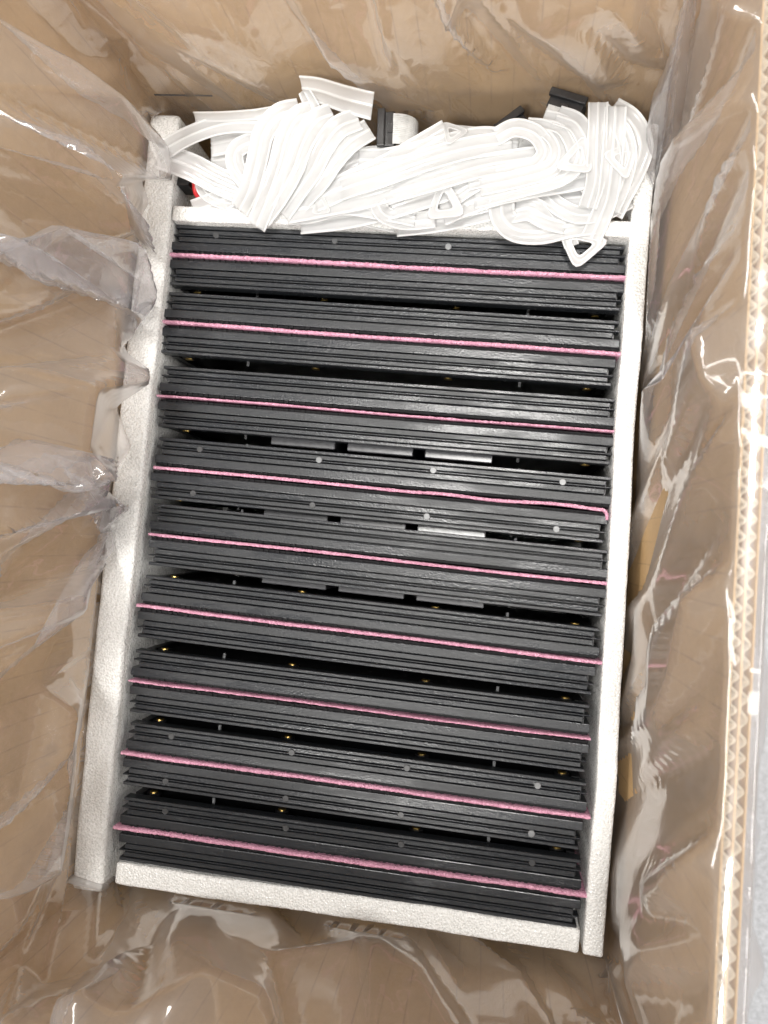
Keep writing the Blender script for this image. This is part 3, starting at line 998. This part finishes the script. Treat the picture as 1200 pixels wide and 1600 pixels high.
def make_film():
    EH, EV = 1.42, 1.06
    nc, nr = 68, 11
    L, per = loop_points(nc)
    rs = np.random.RandomState(11)
    P = np.zeros((nr, nc, 3))
    ctr = np.array([(X0 + X1) / 2, (Y0 + Y1) / 2])
    zs = np.linspace(ZB, RIM + 0.002, nr)
    from mathutils import noise
    for j in range(nr):
        for i in range(nc):
            x, y = L[i]
            v = zs[j]
            n = noise.noise(Vector(((x + 0.5 * v) * 11 + 3, (y + 0.6 * v) * 11, v * 3.5))) + 0.5 * noise.noise(Vector((x * 24, (y - 0.7 * v) * 24, v * 7)))
            a = 0.03 * (0.5 + n) * math.sin(math.pi * j / (nr - 1)) ** 0.6
            d = ctr - L[i]
            d = np.sign(d) * np.array([abs(x - X0) < 0.015 or abs(x - X1) < 0.015, abs(y - Y0) < 0.015 or abs(y - Y1) < 0.015])
            tn = noise.noise(Vector((x * 17 + 40, (y + 0.8 * v) * 17, v * 5 + 5))) * 0.035 * math.sin(math.pi * j / (nr - 1))
            tz = noise.noise(Vector((x * 12 - 20, y * 12, v * 12 + 9))) * 0.03 * math.sin(math.pi * j / (nr - 1))
            heavy = 1 + 0.7 * (x < -0.1) * max(0.0, min(1.0, (y + 0.02) / 0.12))      # the bag is bunched up at the back left
            a, tn = a * heavy, tn * heavy
            P[j, i] = (x + d[0] * a + abs(d[1]) * tn, y + d[1] * a + abs(d[0]) * tn, v + tz)
    lh = np.exp(rs.normal(0, 0.12, nc))
    lh *= per * EH / lh.sum()
    lv = np.exp(rs.normal(0, 0.12, nr - 1))
    lv *= (zs[-1] - zs[0]) * EV / lv.sum()
    P = relax(P.reshape(-1, 3), nr, nc, lh, lv, 260, 1, 0.0002).reshape(nr, nc, 3)
    for level, its in ((1, 160), (2, 110), (3, 60)):
        # double the resolution
        Q = np.zeros((nr, nc * 2, 3))
        Q[:, 0::2] = P
        Q[:, 1::2] = (P + np.roll(P, -1, 1)) / 2
        R_ = np.zeros((nr * 2 - 1, nc * 2, 3))
        R_[0::2] = Q
        R_[1::2] = (Q[:-1] + Q[1:]) / 2
        P = R_
        nr, nc = P.shape[:2]
        f1, f2 = rs.uniform(0.42, 0.58, len(lh)), rs.uniform(0.42, 0.58, len(lv))
        lh = np.stack([lh * f1, lh * (1 - f1)], 1).ravel()
        lv = np.stack([lv * f2, lv * (1 - f2)], 1).ravel()
        L, per = loop_points(nc)
        P[0, :, :2] = L
        P[-1, :, :2] = L
        P[-1, :, 0] += np.where(L[:, 0] > 0.1, rim_shift(L[:, 1]), 0.0)
        P[1:-1] += rs.normal(0, 0.0005 / level, P[1:-1].shape)
        P = relax(P.reshape(-1, 3), nr, nc, lh, lv, its, level, 0.00004 / level).reshape(nr, nc, 3)
    # sharp creases: re-span the relaxed sheet with flat facets over irregular, upright triangles, then soften the ridges a little
    from mathutils.geometry import delaunay_2d_cdt
    ext = 16
    W_ = nc + 2 * ext
    Pw = np.concatenate([P[:, -ext:], P, P[:, :ext]], 1)
    pts = [(0, 0), (W_ - 1, 0), (W_ - 1, nr - 1), (0, nr - 1)]
    for c in range(0, W_, 4):
        pts += [(c, 0), (c, nr - 1)]
    for r in range(10, nr - 5, 15):
        for c in np.arange(0, W_, 3.4):
            if rs.uniform() < 0.55:
                pts.append((c + rs.uniform(-1, 1), r + rs.uniform(-7.5, 7.5)))
    pts = [(min(max(a, 0), W_ - 1), min(max(b, 0), nr - 1)) for a, b in pts]
    SH = 0.30                                # the creases lean a little
    cv, _, cf, *_ = delaunay_2d_cdt([Vector((a + SH * b, b * 0.16)) for a, b in pts], [], [], 0, 1e-4)
    V2d = np.array([(v[0] - SH * v[1] / 0.16, v[1] / 0.16) for v in cv])
    V2d = np.clip(V2d, 0, [W_ - 1, nr - 1])
    i0 = np.clip(np.floor(V2d).astype(int), 0, [W_ - 2, nr - 2])
    fr = V2d - i0
    def g_(di, dj):
        return Pw[i0[:, 1] + dj, i0[:, 0] + di]
    V3 = ((g_(0, 0) * (1 - fr[:, :1]) + g_(1, 0) * fr[:, :1]) * (1 - fr[:, 1:]) + (g_(0, 1) * (1 - fr[:, :1]) + g_(1, 1) * fr[:, :1]) * fr[:, 1:])
    # pull single points of the net into the box, so that the long facets between them tilt
    dl, dr = V3[:, 0] - X0, X1 - V3[:, 0]
    df, db = V3[:, 1] - Y0, Y1 - V3[:, 1]
    near = np.stack([dl, dr, df, db], 1).argmin(1)
    inw = np.array([(1, 0, 0), (-1, 0, 0), (0, 1, 0), (0, -1, 0)], float)[near]
    free = np.clip((V3[:, 2] - FT - 0.020) / 0.06, 0, 1) * np.clip((RIM - V3[:, 2]) / 0.012, 0, 1)
    amp = rs.uniform(0, 1, len(V3)) ** 2 * np.array([0.026, 0.015, 0.022, 0.018])[near]
    V3 = V3 + inw * (amp * free)[:, None]
    V3[:, 2] += rs.normal(0, 0.002, len(V3)) * free
    fine = Pw.copy()
    for f in cf:
        a, b, c = (V2d[k] for k in f)
        x0_, x1_ = int(math.ceil(min(a[0], b[0], c[0]) - 1e-6)), int(math.floor(max(a[0], b[0], c[0]) + 1e-6))
        y0_, y1_ = int(math.ceil(min(a[1], b[1], c[1]) - 1e-6)), int(math.floor(max(a[1], b[1], c[1]) + 1e-6))
        if x1_ < x0_ or y1_ < y0_:
            continue
        det = (b[1] - c[1]) * (a[0] - c[0]) + (c[0] - b[0]) * (a[1] - c[1])
        if abs(det) < 1e-9:
            continue
        gx, gy = np.meshgrid(np.arange(x0_, x1_ + 1), np.arange(y0_, y1_ + 1))
        l1 = ((b[1] - c[1]) * (gx - c[0]) + (c[0] - b[0]) * (gy - c[1])) / det
        l2 = ((c[1] - a[1]) * (gx - c[0]) + (a[0] - c[0]) * (gy - c[1])) / det
        l3 = 1 - l1 - l2
        ok = (l1 > -1e-6) & (l2 > -1e-6) & (l3 > -1e-6)
        fine[gy[ok], gx[ok]] = l1[ok][:, None] * V3[f[0]] + l2[ok][:, None] * V3[f[1]] + l3[ok][:, None] * V3[f[2]]
    fine = fine[:, ext:-ext]
    av = (np.roll(fine, 1, 1) + np.roll(fine, -1, 1)) / 2
    fine[1:-1] = 0.7 * fine[1:-1] + 0.2 * av[1:-1] + 0.05 * (fine[2:] + fine[:-2])
    L, per = loop_points(nc)
    sd_ = np.tile(np.stack([np.abs(L[:, 0] - X0), np.abs(L[:, 0] - X1), np.abs(L[:, 1] - Y0), np.abs(L[:, 1] - Y1)], 1).argmin(1), nr)
    flat = np.ascontiguousarray(fine).reshape(-1, 3)
    collide(flat, *[sd_ == q for q in range(4)])
    P = flat.reshape(nr, nc, 3)
    # over the rim and down the outside
    L, per = loop_points(nc)
    rows = []
    cx, cy = ctr
    nx = np.zeros((nc, 2))
    dist = np.stack([L[:, 0] - X0, X1 - L[:, 0], L[:, 1] - Y0, Y1 - L[:, 1]], 1)
    nx[:, 0] = np.where(dist[:, 0] < 0.016, -1, np.where(dist[:, 1] < 0.016, 1, 0))
    nx[:, 1] = np.where(dist[:, 2] < 0.016, -1, np.where(dist[:, 3] < 0.016, 1, 0))
    for k in range(26):
        if k < 6:
            off, z = 0.002 + (TH + 0.003) * (k + 1) / 6, RIM + 0.0025 + 0.0012 * math.sin(math.pi * (k + 1) / 7)
        else:
            off, z = TH + 0.005, RIM + 0.0025 - 0.005 * (k - 5)
        row = np.zeros((nc, 3))
        for i in range(nc):
            q = Vector((L[i][0] * 22, L[i][1] * 22, z * 13))
            n = 0.6 + abs(noise.noise(q)) * 1.6 + 0.8 * abs(noise.noise(q * 2.3))
            o_ = off + (max(0, n) * 0.009 * min(1, (k - 5) / 5) if k >= 6 else 0)
            zz = z + (0.0015 * max(0, noise.noise(q * 3)) if k < 6 else 0)
            row[i] = (L[i][0] + nx[i][0] * o_ + (rim_shift(L[i][1]) * zz / RIM if L[i][0] > 0.1 else 0), L[i][1] + nx[i][1] * o_, zz)
        rows.append(row)
    P = np.concatenate([P, np.array(rows)], 0)
    o = link('plastic_bag', grid_mesh('plastic_bag', P, True), M_FILM)
    tag(o, 'crumpled clear plastic bag lining the cardboard box and folded over its rim', 'plastic bag')
    return o
make_film()
